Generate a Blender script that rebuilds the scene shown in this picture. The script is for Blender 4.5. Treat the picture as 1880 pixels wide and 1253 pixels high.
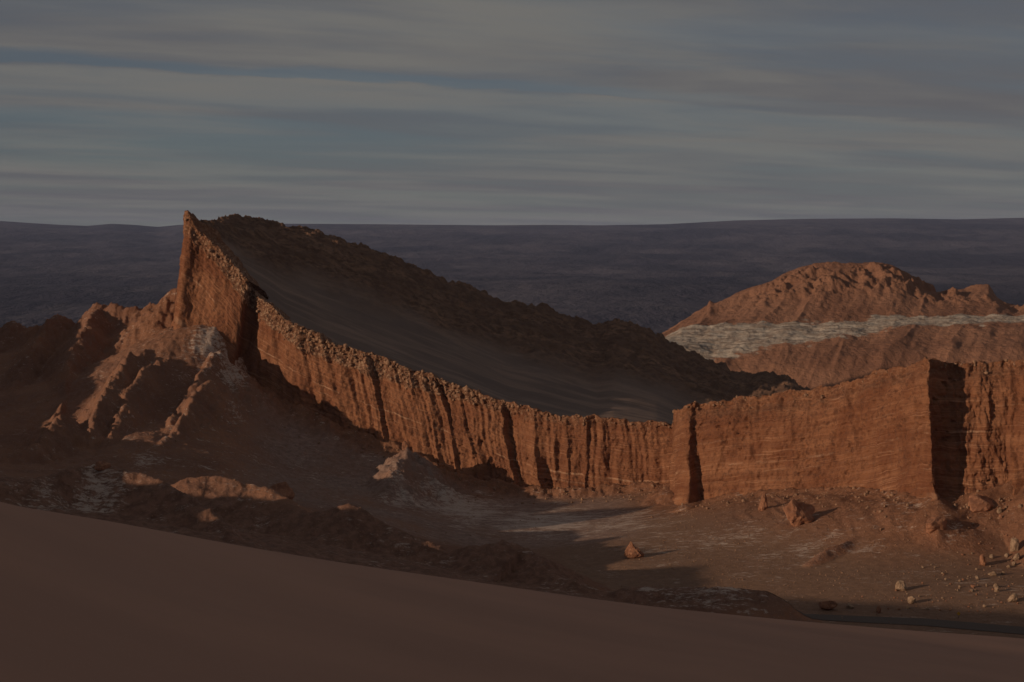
import bpy, bmesh, math, random
import numpy as np

# ------------------------------------------------------------------ scene, camera, sky, sun
scene = bpy.context.scene
for o in list(bpy.data.objects):
    bpy.data.objects.remove(o)
col = scene.collection
F = 3508.0            # focal length in photo pixels (1880 wide)
HZ = 450.0            # photo row of the eye level
CAMZ = 80.0           # eye height over the valley floor

cam = bpy.data.cameras.new('camera')
cam.sensor_width = 36.0
cam.lens = 36.0 * F / 1880.0
cam.shift_y = (HZ - 626.5) / 1880.0
cam.clip_start = 1.0
cam.clip_end = 120000.0
camo = bpy.data.objects.new('camera', cam)
camo.location = (0, 0, CAMZ)
camo.rotation_euler = (math.radians(90), 0, 0)
col.objects.link(camo)
scene.camera = camo

SUN_EL = math.radians(11.7)
SUN_AZ = math.radians(32.0)        # the light travels towards +x turned this much to +y
SUN_STRENGTH = 2.6
SKY_STRENGTH = 0.1
ld = (math.cos(SUN_EL) * math.cos(SUN_AZ), math.cos(SUN_EL) * math.sin(SUN_AZ), -math.sin(SUN_EL))
sun = bpy.data.lights.new('sun', 'SUN')
sun.energy = SUN_STRENGTH
sun.angle = math.radians(0.5)
sun.color = (1.0, 0.74, 0.50)
suno = bpy.data.objects.new('sun', sun)
from mathutils import Vector
suno.rotation_euler = Vector(ld).to_track_quat('-Z', 'Y').to_euler()
suno.location = (-300, -100, 200)
col.objects.link(suno)

scene.view_settings.view_transform = 'Standard'
scene.view_settings.look = 'None'
scene.view_settings.gamma = 1.0
scene.view_settings.exposure = 0.0
scene.view_settings.use_curve_mapping = False
scene.cycles.max_bounces = 6
scene.cycles.volume_bounces = 1


class NT:
    """small node-tree helper"""
    def __init__(self, tree):
        self.t = tree
        self.n = tree.nodes
        self.l = tree.links
        self.n.clear()

    def node(self, kind, inputs=None, **props):
        nd = self.n.new(kind)
        for k, v in props.items():
            setattr(nd, k, v)
        for k, v in (inputs or {}).items():
            self.set(nd.inputs[k], v)
        return nd

    def set(self, sock, v):
        if isinstance(v, bpy.types.NodeSocket):
            self.l.new(v, sock)
        elif isinstance(v, bpy.types.Node):
            self.l.new(v.outputs[0], sock)
        else:
            if sock.type == 'RGBA' and len(v) == 3:
                v = tuple(v) + (1.0,)
            sock.default_value = v

    def math(self, op, a, b=0.0, c=0.0, clamp=False):
        nd = self.n.new('ShaderNodeMath')
        nd.operation = op
        nd.use_clamp = clamp
        self.set(nd.inputs[0], a)
        self.set(nd.inputs[1], b)
        self.set(nd.inputs[2], c)
        return nd.outputs[0]

    def mix(self, fac, a, b, mode='MIX'):
        nd = self.n.new('ShaderNodeMix')
        nd.data_type = 'RGBA'
        nd.blend_type = mode
        self.set(nd.inputs[0], fac)
        self.set(nd.inputs[6], a)
        self.set(nd.inputs[7], b)
        return nd.outputs[2]

    def ramp(self, fac, a, b, to0=0.0, to1=1.0):
        nd = self.n.new('ShaderNodeMapRange')
        nd.interpolation_type = 'SMOOTHSTEP'
        self.set(nd.inputs[0], fac)
        self.set(nd.inputs[1], a)
        self.set(nd.inputs[2], b)
        self.set(nd.inputs[3], to0)
        self.set(nd.inputs[4], to1)
        return nd.outputs[0]

    def noise(self, vec, scale, detail=4.0, rough=0.55, dist=0.0, dim='3D'):
        nd = self.node('ShaderNodeTexNoise', noise_dimensions=dim)
        if vec is not None:
            self.set(nd.inputs['Vector'], vec)
        nd.inputs['Scale'].default_value = scale
        nd.inputs['Detail'].default_value = detail
        nd.inputs['Roughness'].default_value = rough
        nd.inputs['Distortion'].default_value = dist
        return nd.outputs[0]

    def mapping(self, vec, loc=(0, 0, 0), rot=(0, 0, 0), scale=(1, 1, 1)):
        nd = self.node('ShaderNodeMapping')
        self.set(nd.inputs['Vector'], vec)
        nd.inputs['Location'].default_value = loc
        nd.inputs['Rotation'].default_value = rot
        nd.inputs['Scale'].default_value = scale
        return nd.outputs[0]

    def attr(self, name):
        return self.node('ShaderNodeAttribute', attribute_name=name).outputs['Fac']


# ---- sky: clear air behind a sheet of high layered cloud
world = bpy.data.worlds.new('World')
scene.world = world
world.use_nodes = True
W = NT(world.node_tree)
sky = W.node('ShaderNodeTexSky', sky_type='NISHITA')
sky.sun_disc = False
sky.sun_elevation = SUN_EL
# sun stands towards -ld; sun_rotation is measured clockwise from +Y
sky.sun_rotation = math.atan2(-ld[0], -ld[1])
sky.altitude = 2500
sky.air_density = 1.0
sky.dust_density = 1.0
tc = W.node('ShaderNodeTexCoord')
sep = W.node('ShaderNodeSeparateXYZ', {0: tc.outputs['Generated']})
dz = W.math('MAXIMUM', W.math('ADD', sep.outputs[2], 0.05), 0.02)
cx = W.math('DIVIDE', sep.outputs[0], dz)
cy = W.math('DIVIDE', sep.outputs[1], dz)
cp = W.node('ShaderNodeCombineXYZ', {0: cx, 1: cy, 2: 0.0}).outputs[0]
cr = W.mapping(cp, rot=(0, 0, math.radians(-26)))
big = W.noise(W.mapping(cr, loc=(3.1, 1.7, 0), scale=(0.30, 0.62, 1)), 1.0, 5, 0.55, 0.25)
fine = W.noise(W.mapping(cr, loc=(8.3, 4.2, 0), scale=(0.6, 1.15, 1)), 1.0, 7, 0.58, 0.5)
tone = W.noise(W.mapping(cr, loc=(1.3, 9.2, 0), scale=(0.42, 0.95, 1)), 1.0, 5, 0.55, 0.3)
puff = W.noise(W.mapping(cr, loc=(5.0, 2.0, 0), scale=(1.6, 2.2, 1)), 1.0, 6, 0.6, 0.2)
sr = W.node('ShaderNodeSeparateXYZ', {0: cr})
S_, W_ = sr.outputs[0], sr.outputs[1]
wv = W.math('ADD', W_, W.math('MULTIPLY', W.math('SUBTRACT', puff, 0.5), 0.55))
wb = W.math('ADD', W_, W.math('MULTIPLY', W.math('SUBTRACT', big, 0.5), 2.6))
# a long clear slot between two cloud decks, and a wider opening beyond it
slot = W.math('MULTIPLY', W.ramp(wv, 6.50, 6.72), W.ramp(wv, 6.84, 6.92, 1.0, 0.0))
slot = W.math('MULTIPLY', slot, W.math('ADD', W.ramp(S_, 3.0, 4.6, 0.52, 0.12), 0.0))
gap = W.math('MULTIPLY', W.ramp(wb, 7.8, 8.5), W.ramp(wb, 9.8, 11.2, 1.0, 0.0))
gap = W.math('MULTIPLY', gap, W.ramp(W.math('ADD', S_, W.math('MULTIPLY', tone, 1.5)), 3.8, 5.8, 0.58, 0.2))
cover = W.math('ADD', W.math('MULTIPLY', big, 0.6), W.math('MULTIPLY', fine, 0.4))
thin = W.ramp(cover, 0.38, 0.58, 0.32, 0.0)
clear = W.math('MAXIMUM', W.math('MAXIMUM', slot, W.math('MULTIPLY', gap, W.ramp(fine, 0.42, 0.66, 1.0, 0.55))), thin)
lit = W.math('ADD', W.math('MULTIPLY', tone, 0.62), W.math('MULTIPLY', fine, 0.38))
rimlit = W.math('MULTIPLY', W.ramp(wv, 6.85, 7.0), W.ramp(wv, 7.0, 8.3, 1.0, 0.0))
lit = W.math('ADD', lit, W.math('MULTIPLY', rimlit, 0.11))
ccol = W.mix(W.ramp(lit, 0.40, 0.64), (1.13, 1.11, 1.16), (1.60, 1.55, 1.44))
skyc = W.mix(1.0, sky.outputs[0], (0.225, 0.255, 0.30), 'MULTIPLY')
final = W.mix(clear, ccol, skyc)
bg = W.node('ShaderNodeBackground', {0: final, 1: SKY_STRENGTH})
wo = W.node('ShaderNodeOutputWorld', {0: bg.outputs[0]})

# ------------------------------------------------------------------ numeric helpers
rng = np.random.RandomState(7)
PERM = rng.permutation(256)
PERM = np.concatenate([PERM, PERM, PERM])
G3 = rng.normal(size=(256, 3))
G3 /= np.linalg.norm(G3, axis=1)[:, None]


def p3(x, y, z, seed=0):
    x = np.asarray(x, float) + seed * 17.31
    y = np.asarray(y, float) + seed * 5.77
    z = np.asarray(z, float) + seed * 9.13
    x, y, z = np.broadcast_arrays(x, y, z)
    xi = np.floor(x).astype(np.int64); yi = np.floor(y).astype(np.int64); zi = np.floor(z).astype(np.int64)
    xf = x - xi; yf = y - yi; zf = z - zi
    xi &= 255; yi &= 255; zi &= 255
    u = xf * xf * xf * (xf * (xf * 6 - 15) + 10)
    v = yf * yf * yf * (yf * (yf * 6 - 15) + 10)
    w = zf * zf * zf * (zf * (zf * 6 - 15) + 10)

    def g(i, j, k):
        h = PERM[PERM[PERM[xi + i] + yi + j] + zi + k]
        gr = G3[h]
        return gr[..., 0] * (xf - i) + gr[..., 1] * (yf - j) + gr[..., 2] * (zf - k)
    a = g(0, 0, 0) * (1 - u) + g(1, 0, 0) * u
    b = g(0, 1, 0) * (1 - u) + g(1, 1, 0) * u
    c = g(0, 0, 1) * (1 - u) + g(1, 0, 1) * u
    d = g(0, 1, 1) * (1 - u) + g(1, 1, 1) * u
    return ((a * (1 - v) + b * v) * (1 - w) + (c * (1 - v) + d * v) * w) * 1.5


def p2(x, y, seed=0):
    x = np.asarray(x, float) + seed * 13.37
    y = np.asarray(y, float) + seed * 7.91
    x, y = np.broadcast_arrays(x, y)
    xi = np.floor(x).astype(np.int64); yi = np.floor(y).astype(np.int64)
    xf = x - xi; yf = y - yi
    xi &= 255; yi &= 255
    u = xf * xf * xf * (xf * (xf * 6 - 15) + 10)
    v = yf * yf * yf * (yf * (yf * 6 - 15) + 10)

    def g(i, j):
        gr = G3[PERM[PERM[xi + i] + yi + j]]
        return gr[..., 0] * (xf - i) + gr[..., 1] * (yf - j)
    return ((g(0, 0) * (1 - u) + g(1, 0) * u) * (1 - v) + (g(0, 1) * (1 - u) + g(1, 1) * u) * v) * 1.7


def fbm2(x, y, oct=4, seed=0, gain=0.5):
    s = 0.0; a = 1.0; f = 1.0
    for i in range(oct):
        s = s + a * p2(x * f, y * f, seed + i)
        a *= gain; f *= 2.03
    return s


def fbm3(x, y, z, oct=4, seed=0, gain=0.5):
    s = 0.0; a = 1.0; f = 1.0
    for i in range(oct):
        s = s + a * p3(x * f, y * f, z * f, seed + i)
        a *= gain; f *= 2.03
    return s


def ridged2(x, y, oct=4, seed=0, gain=0.5):
    s = 0.0; a = 1.0; f = 1.0
    for i in range(oct):
        s = s + a * (1 - 2 * np.abs(p2(x * f, y * f, seed + i)))
        a *= gain; f *= 2.03
    return s


def sstep(a, b, x):
    t = np.clip((x - a) / (b - a), 0, 1)
    return t * t * (3 - 2 * t)


def U(px, py, D):
    """photo pixel at distance D -> world point"""
    px = np.asarray(px, float); py = np.asarray(py, float); D = np.asarray(D, float)
    return np.stack([(px - 940.0) / F * D, D + 0 * px, CAMZ - (py - HZ) / F * D], -1)


def gauss1(a, sig):
    if sig <= 0:
        return a
    r = int(math.ceil(sig * 3))
    k = np.exp(-0.5 * (np.arange(-r, r + 1) / sig) ** 2)
    k /= k.sum()
    pad = [(r, r)] + [(0, 0)] * (a.ndim - 1)
    b = np.pad(a, pad, mode='edge')
    return np.apply_along_axis(lambda c: np.convolve(c, k, mode='valid'), 0, b)


def grid_mesh(name, P, mat, smooth=True, attrs=None, flip=False):
    """P: (rows, cols, 3) -> object"""
    R, C = P.shape[:2]
    me = bpy.data.meshes.new(name)
    nv = R * C
    idx = np.arange(nv).reshape(R, C)
    a = idx[:-1, :-1].ravel(); b = idx[:-1, 1:].ravel(); c = idx[1:, 1:].ravel(); d = idx[1:, :-1].ravel()
    q = np.stack([a, d, c, b] if flip else [a, b, c, d], 1).astype(np.int32)
    nf = len(q)
    me.vertices.add(nv)
    me.vertices.foreach_set('co', P.reshape(-1).astype(np.float32))
    me.loops.add(nf * 4)
    me.loops.foreach_set('vertex_index', q.ravel())
    me.polygons.add(nf)
    me.polygons.foreach_set('loop_start', np.arange(0, nf * 4, 4, dtype=np.int32))
    me.polygons.foreach_set('loop_total', np.full(nf, 4, np.int32))
    me.polygons.foreach_set('use_smooth', np.full(nf, smooth, bool))
    me.update(calc_edges=True)
    for k, v in (attrs or {}).items():
        at = me.attributes.new(k, 'FLOAT', 'POINT')
        at.data.foreach_set('value', np.broadcast_to(v, (R, C)).ravel().astype(np.float32))
    me.materials.append(mat)
    o = bpy.data.objects.new(name, me)
    col.objects.link(o)
    return o


def structure(o, label=None):
    o['kind'] = 'structure'
    if label:
        o['label'] = label
    return o


def tag(o, label, cat, group=None):
    o['label'] = label
    o['category'] = cat
    if group:
        o['group'] = group
    return o


# ------------------------------------------------------------------ materials
def new_mat(name):
    m = bpy.data.materials.new(name)
    m.use_nodes = True
    return m, NT(m.node_tree)


def finish(N, color, height=None, strength=0.6, dist=0.3, rough=0.95, tint=None):
    if tint:
        color = N.mix(1.0, color, tint, 'MULTIPLY')
    b = N.node('ShaderNodeBsdfPrincipled')
    N.set(b.inputs['Base Color'], color)
    b.inputs['Roughness'].default_value = rough
    b.inputs['Specular IOR Level'].default_value = 0.15
    if height is not None:
        bp = N.node('ShaderNodeBump')
        bp.inputs['Strength'].default_value = strength
        bp.inputs['Distance'].default_value = dist
        N.set(bp.inputs['Height'], height)
        N.l.new(bp.outputs[0], b.inputs['Normal'])
    out = N.node('ShaderNodeOutputMaterial')
    N.l.new(b.outputs[0], out.inputs[0])


def geo_pos(N):
    return N.node('ShaderNodeNewGeometry').outputs['Position']


def mat_wall():
    m, N = new_mat('strata_rock')
    pos = geo_pos(N)
    st = N.attr('strat'); cap = N.attr('cap'); al = N.attr('along')
    warp = N.noise(pos, 0.06, 3)
    s2 = N.math('ADD', st, N.math('MULTIPLY', warp, 2.2))
    sv = N.node('ShaderNodeCombineXYZ', {0: N.math('MULTIPLY', al, 0.012), 1: 0.0, 2: s2}).outputs[0]
    lay = N.noise(sv, 0.42, 5, 0.62)
    lay2 = N.noise(sv, 1.7, 4, 0.6)
    blot = N.noise(pos, 0.09, 4, 0.6)
    streak = N.noise(N.mapping(pos, scale=(0.5, 0.5, 0.05)), 1.0, 4, 0.6)
    c = N.mix(N.ramp(lay, 0.30, 0.70), (0.180, 0.078, 0.044), (0.275, 0.130, 0.073))
    c = N.mix(N.math('MULTIPLY', N.ramp(lay2, 0.42, 0.66), 0.55), c, (0.325, 0.165, 0.098))
    c = N.mix(N.math('MULTIPLY', N.ramp(blot, 0.42, 0.62), 0.7), c, (0.165, 0.066, 0.037))
    spk = N.noise(pos, 0.75, 5, 0.72)
    zone = N.noise(pos, 0.05, 3)
    c = N.mix(N.math('MULTIPLY', N.ramp(spk, 0.50, 0.62), N.ramp(zone, 0.42, 0.6, 0.15, 0.75)), c, (0.10, 0.046, 0.030))
    c = N.mix(N.math('MULTIPLY', N.ramp(streak, 0.50, 0.72), 0.45), c, (0.115, 0.052, 0.034))
    lay3 = N.noise(sv, 4.2, 3, 0.55)
    c = N.mix(N.math('MULTIPLY', N.ramp(lay3, 0.56, 0.68), N.ramp(zone, 0.38, 0.58, 0.75, 0.2)), c, (0.42, 0.245, 0.160))
    c = N.mix(N.math('MULTIPLY', N.ramp(lay3, 0.44, 0.34), 0.4), c, (0.12, 0.052, 0.032))
    # thin pale gypsum seams lying in the bedding
    brk = N.noise(pos, 0.10, 3)
    for depth, w, f in ((17.5, 0.14, 0.6), (20.0, 0.08, 0.3), (11.0, 0.08, 0.2), (26.5, 0.12, 0.22), (33.0, 0.5, 0.3)):
        d = N.math('ABSOLUTE', N.math('SUBTRACT', s2, depth + 1.1))
        mk = N.math('MULTIPLY', N.ramp(d, w, w * 2.4, 1.0, 0.0), N.math('MULTIPLY', N.ramp(brk, 0.44, 0.62), f))
        c = N.mix(mk, c, (0.46, 0.30, 0.21))
    # crumbly, paler conglomerate on top
    v = N.node('ShaderNodeTexVoronoi', {'Vector': pos, 'Scale': 0.9})
    capc = N.mix(N.ramp(v.outputs[0], 0.05, 0.6), (0.31, 0.180, 0.115), (0.150, 0.076, 0.050))
    capc = N.mix(N.math('MULTIPLY', N.ramp(N.noise(pos, 0.9, 4, 0.7), 0.50, 0.62), 0.8), capc, (0.40, 0.28, 0.20))
    c = N.mix(cap, c, capc)
    h = N.math('ADD', N.math('MULTIPLY', N.noise(pos, 1.1, 6, 0.68), 0.9), N.math('MULTIPLY', lay2, 0.25))
    h = N.math('ADD', h, N.math('MULTIPLY', lay3, 0.22))
    h = N.math('ADD', h, N.math('MULTIPLY', N.math('MULTIPLY', v.outputs[0], cap), -0.8))
    finish(N, c, h, 0.9, 0.9, tint=(1.13, 1.07, 1.02))
    return m


def mat_dip():
    m, N = new_mat('dip_slope_ground')
    pos = geo_pos(N)
    rough = N.attr('rock')
    n1 = N.noise(N.mapping(pos, scale=(1, 1, 1)), 0.05, 5, 0.6)
    n2 = N.noise(pos, 0.7, 6, 0.7)
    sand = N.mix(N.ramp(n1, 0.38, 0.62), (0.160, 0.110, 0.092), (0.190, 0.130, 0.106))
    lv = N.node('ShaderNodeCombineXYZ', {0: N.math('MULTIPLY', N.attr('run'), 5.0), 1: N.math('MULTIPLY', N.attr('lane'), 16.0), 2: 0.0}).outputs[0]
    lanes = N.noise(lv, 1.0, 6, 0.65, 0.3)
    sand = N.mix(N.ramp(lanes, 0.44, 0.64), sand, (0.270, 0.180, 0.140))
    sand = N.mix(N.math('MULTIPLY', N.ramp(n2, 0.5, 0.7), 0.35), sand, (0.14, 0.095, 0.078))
    n3 = N.noise(pos, 0.25, 6, 0.7)
    rock = N.mix(N.ramp(n3, 0.40, 0.62), (0.125, 0.072, 0.050), (0.29, 0.165, 0.108))
    rock = N.mix(N.math('MULTIPLY', N.ramp(lanes, 0.42, 0.6), 0.4), rock, (0.13, 0.078, 0.056))
    rock = N.mix(N.math('MULTIPLY', N.ramp(n1, 0.40, 0.62), 0.55), rock, (0.15, 0.085, 0.060))
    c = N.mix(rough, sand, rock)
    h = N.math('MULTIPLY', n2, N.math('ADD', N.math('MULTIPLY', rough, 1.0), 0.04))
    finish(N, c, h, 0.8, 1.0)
    return m


def mat_terrain():
    m, N = new_mat('badland_ground')
    pos = geo_pos(N)
    salt = N.attr('salt'); floor = N.attr('floor'); dark = N.attr('dark')
    n1 = N.noise(pos, 0.04, 5, 0.6)
    n2 = N.noise(pos, 0.45, 6, 0.68)
    n3 = N.noise(pos, 1.6, 4, 0.7)
    c = N.mix(N.ramp(n1, 0.36, 0.64), (0.190, 0.095, 0.065), (0.275, 0.140, 0.088))
    c = N.mix(N.math('MULTIPLY', N.ramp(n2, 0.40, 0.65), 0.6), c, (0.165, 0.098, 0.078))
    flo = N.mix(N.ramp(n2, 0.35, 0.65), (0.172, 0.104, 0.073), (0.215, 0.132, 0.093))
    c = N.mix(floor, c, flo)
    c = N.mix(N.math('MULTIPLY', N.attr('red'), 0.8), c, N.mix(N.ramp(n2, 0.38, 0.62), (0.150, 0.070, 0.042), (0.250, 0.120, 0.070)))
    c = N.mix(N.attr('grey'), c, N.mix(N.ramp(n2, 0.36, 0.64), (0.180, 0.122, 0.104), (0.270, 0.190, 0.165)))
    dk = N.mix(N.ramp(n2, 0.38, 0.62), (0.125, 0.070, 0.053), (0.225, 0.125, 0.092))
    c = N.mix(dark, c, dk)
    # salt crust: streaks that follow the contours, broken up
    sv = N.mapping(pos, rot=(0, 0, math.radians(-14)), scale=(0.16, 0.60, 0.9))
    s1 = N.noise(sv, 1.0, 9, 0.78, 0.0)
    s2 = N.noise(pos, 0.11, 4, 0.6)
    s4 = N.noise(N.mapping(pos, scale=(0.6, 1.5, 1.5)), 1.0, 5, 0.7)
    s3 = N.math('ADD', N.math('ADD', N.math('MULTIPLY', s1, 0.42), N.math('MULTIPLY', s2, 0.24)), N.math('MULTIPLY', s4, 0.34))
    th = N.math('SUBTRACT', 0.60, N.math('MULTIPLY', salt, 0.15))
    sm = N.ramp(N.math('SUBTRACT', s3, th), -0.01, 0.07)
    c = N.mix(N.math('MULTIPLY', sm, 0.8), c, (0.48, 0.40, 0.36))
    grit = N.ramp(n3, 0.57, 0.70)
    c = N.mix(N.math('MULTIPLY', grit, 0.5), c, (0.36, 0.26, 0.205))
    h = N.math('ADD', N.math('MULTIPLY', n2, 1.0), N.math('MULTIPLY', n3, 0.35))
    h = N.math('MULTIPLY', h, N.math('SUBTRACT', 1.0, N.math('MULTIPLY', floor, 0.62)))
    finish(N, c, h, 0.8, 0.9, tint=(1.15, 1.10, 1.05))
    return m


def mat_mesa():
    m, N = new_mat('mesa_ground')
    pos = geo_pos(N)
    band = N.attr('band'); out = N.attr('crag')
    n1 = N.noise(pos, 0.03, 5, 0.6)
    n2 = N.noise(pos, 0.28, 6, 0.7)
    c = N.mix(N.ramp(n1, 0.36, 0.64), (0.190, 0.092, 0.060), (0.265, 0.134, 0.086))
    c = N.mix(N.math('MULTIPLY', N.ramp(n2, 0.44, 0.66), 0.5), c, (0.20, 0.100, 0.068))
    c = N.mix(N.math('MULTIPLY', out, 0.6), c, (0.22, 0.110, 0.070))
    wh = N.mix(N.ramp(N.noise(N.mapping(pos, scale=(0.09, 0.25, 0.8)), 1.0, 8, 0.75), 0.38, 0.62), (0.19, 0.145, 0.118), (0.40, 0.345, 0.295))
    bn = N.noise(N.mapping(pos, rot=(0, 0, 0.5), scale=(0.10, 0.05, 0.25)), 1.0, 9, 0.72)
    bm_ = N.ramp(N.math('ADD', band, N.math('MULTIPLY', N.math('SUBTRACT', bn, 0.5), 2.0)), 0.42, 0.70)
    c = N.mix(N.math('MULTIPLY', bm_, 0.92), c, wh)
    finish(N, c, N.math('MULTIPLY', n2, N.math('SUBTRACT', 1.0, N.math('MULTIPLY', band, 0.5))), 0.85, 2.0, tint=(1.16, 1.19, 1.22))
    return m


def mat_sand():
    m, N = new_mat('dune_sand')
    pos = geo_pos(N)
    n1 = N.noise(pos, 0.05, 4, 0.55)
    n2 = N.noise(pos, 6.0, 4, 0.7)
    c = N.mix(N.ramp(n1, 0.3, 0.7), (0.355, 0.197, 0.142), (0.415, 0.227, 0.160))
    c = N.mix(N.math('MULTIPLY', N.ramp(n2, 0.35, 0.65), 0.30), c, (0.36, 0.200, 0.148))
    rip = N.noise(N.mapping(pos, rot=(0, 0, 0.5), scale=(0.25, 1.6, 1)), 1.0, 3, 0.5)
    h = N.math('ADD', N.math('MULTIPLY', n2, 0.10), N.math('MULTIPLY', rip, 0.25))
    finish(N, c, h, 0.7, 0.25)
    return m


def mat_plain():
    m, N = new_mat('far_plain_ground')
    pos = geo_pos(N)
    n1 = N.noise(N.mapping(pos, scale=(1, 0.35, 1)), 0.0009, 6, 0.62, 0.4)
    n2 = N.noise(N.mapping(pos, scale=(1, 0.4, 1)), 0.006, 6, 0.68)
    c = N.mix(N.ramp(n1, 0.40, 0.60), (0.046, 0.046, 0.074), (0.108, 0.099, 0.128))  # blue of the distance haze put into the ground colour
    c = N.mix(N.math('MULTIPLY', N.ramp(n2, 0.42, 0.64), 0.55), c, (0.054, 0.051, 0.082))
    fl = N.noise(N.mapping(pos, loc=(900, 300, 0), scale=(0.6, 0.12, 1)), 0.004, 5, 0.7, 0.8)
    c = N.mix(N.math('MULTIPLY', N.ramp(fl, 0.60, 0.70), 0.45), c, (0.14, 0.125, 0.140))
    finish(N, c, n2, 1.0, 30.0)
    return m


def mat_rock(name, a, b, pale):
    m, N = new_mat(name)
    tcn = N.node('ShaderNodeTexCoord').outputs['Object']
    n1 = N.noise(tcn, 1.2, 5, 0.65)
    n2 = N.noise(tcn, 4.5, 5, 0.7)
    c = N.mix(N.ramp(n1, 0.38, 0.62), a, b)
    c = N.mix(N.math('MULTIPLY', N.ramp(n2, 0.48, 0.66), 0.6), c, pale)
    finish(N, c, n2, 0.8, 0.25, tint=(1.14, 1.14, 1.14))
    return m


def mat_plain_color(name, c, rough=0.6):
    m, N = new_mat(name)
    pos = geo_pos(N)
    n = N.noise(pos, 3.0, 4, 0.6)
    d = tuple(x * 0.8 for x in c)
    finish(N, N.mix(n, d, c), None, rough=rough)
    return m


M_WALL = mat_wall(); M_DIP = mat_dip(); M_TER = mat_terrain(); M_MESA = mat_mesa()
M_SAND = mat_sand(); M_PLAIN = mat_plain()
M_ROCK = mat_rock('pale_boulder_rock', (0.20, 0.130, 0.088), (0.31, 0.210, 0.145), (0.40, 0.29, 0.21))
M_ROCKR = mat_rock('red_boulder_rock', (0.19, 0.088, 0.055), (0.30, 0.145, 0.088), (0.36, 0.19, 0.12))
M_RUB = mat_rock('rubble_rock', (0.18, 0.098, 0.064), (0.29, 0.170, 0.110), (0.42, 0.30, 0.21))

# ------------------------------------------------------------------ cliff wall (rim and foot, read off the photograph with a distance each)
#      rim px, py,  D   | foot px, py,  D
COLS = [
    (430, 424, 805, 410, 640, 800), (400, 430, 772, 370, 640, 765), (370, 432, 722, 335, 630, 712), (350, 416, 685, 312, 620, 672),
    (338, 394, 655, 318, 602, 642), (345, 402, 652, 328, 590, 638),
    (365, 420, 652, 348, 594, 641), (400, 452, 649, 385, 594, 638), (428, 486, 646, 415, 606, 635),
    (446, 508, 643, 432, 650, 632), (456, 522, 642, 428, 700, 630),
    (461, 530, 648, 440, 704, 637), (482, 549, 641, 490, 714, 631), (530, 590, 633, 545, 748, 623),
    (600, 624, 628, 640, 790, 615), (690, 655, 623, 720, 820, 608), (760, 680, 619, 800, 860, 603),
    (850, 708, 615, 880, 885, 600), (940, 745, 610, 950, 900, 596), (1000, 757, 606, 1010, 905, 594),
    (1080, 768, 602, 1080, 905, 592), (1160, 775, 600, 1170, 897, 590), (1233, 779, 597, 1232, 893, 588),
    (1236, 756, 580, 1230, 912, 566), (1262, 746, 564, 1262, 928, 547), (1270, 743, 566, 1288, 922, 554),
    (1330, 735, 560, 1340, 905, 546), (1420, 728, 548, 1430, 900, 534), (1500, 716, 538, 1510, 895, 524),
    (1560, 703, 528, 1580, 895, 514), (1620, 685, 516, 1640, 900, 502), (1680, 668, 500, 1690, 912, 488),
    (1705, 661, 490, 1719, 918, 480), (1710, 664, 496, 1724, 916, 486), (1750, 671, 500, 1758, 908, 489),
    (1796, 668, 498, 1800, 902, 487), (1850, 664, 499, 1850, 900, 489), (1900, 662, 492, 1900, 905, 482),
    (2000, 655, 480, 2000, 910, 470), (2250, 650, 455, 2250, 930, 445)]
COLS = np.array(COLS, float)
RIMc = U(COLS[:, 0], COLS[:, 1], COLS[:, 2])
FOOTc = U(COLS[:, 3], COLS[:, 4], COLS[:, 5])
wpar = np.concatenate([[0], np.cumsum(np.abs(np.diff(COLS[:, 0])) + 1.6 * np.abs(np.diff(COLS[:, 2])))])
NW = 1500
# sample density: coarse outside the frame
dens = np.interp(wpar, wpar, np.ones(len(wpar)))
ws = np.linspace(0, wpar[-1], NW)
i0 = np.searchsorted(wpar, ws)


def icol(vals, sig):
    a = np.stack([np.interp(ws, wpar, vals[:, k]) for k in range(vals.shape[1])], 1)
    return gauss1(a, sig)


RIM = icol(RIMc, 3.0)
FOOT = icol(FOOTc, 3.0)
rim_px = np.interp(ws, wpar, COLS[:, 0])
MID = 0.5 * (gauss1(RIM, 7) + gauss1(FOOT, 7))
tan = np.gradient(MID[:, :2], axis=0)
tan /= np.linalg.norm(tan, axis=1)[:, None] + 1e-9
OUTN = np.stack([tan[:, 1], -tan[:, 0]], 1)
along = np.concatenate([[0], np.cumsum(np.linalg.norm(np.diff(MID[:, :2], axis=0), axis=1))])
zr_s = gauss1(RIM[:, 2:3], 14)[:, 0]

vs = np.concatenate([np.linspace(-0.35, 0.0, 22)[:-1], np.linspace(0, 1, 165)])
NT_TOP = 14
V = vs[:, None]
base = FOOT[None] + (RIM - FOOT)[None] * vs[:, None, None]
capth = np.interp(rim_px, [330, 400, 470, 560, 700, 850, 950, 1100, 1230, 1300, 1600, 1880], [5, 6, 7.0, 8.0, 6.5, 5.0, 3.2, 2.4, 2.0, 4.0, 4.0, 3.5])
capw = np.interp(rim_px, [330, 380, 430, 560, 860, 960, 1100, 1232, 1240, 1400, 1700, 1880], [0.3, 0.7, 1, 1, 0.9, 0.55, 0.4, 0.3, 0.2, 0.22, 0.2, 0.25])
X = base[..., 0]; Y = base[..., 1]; Z = base[..., 2]
A = np.broadcast_to(along[None], Z.shape)
st = zr_s[None] - Z
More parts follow.
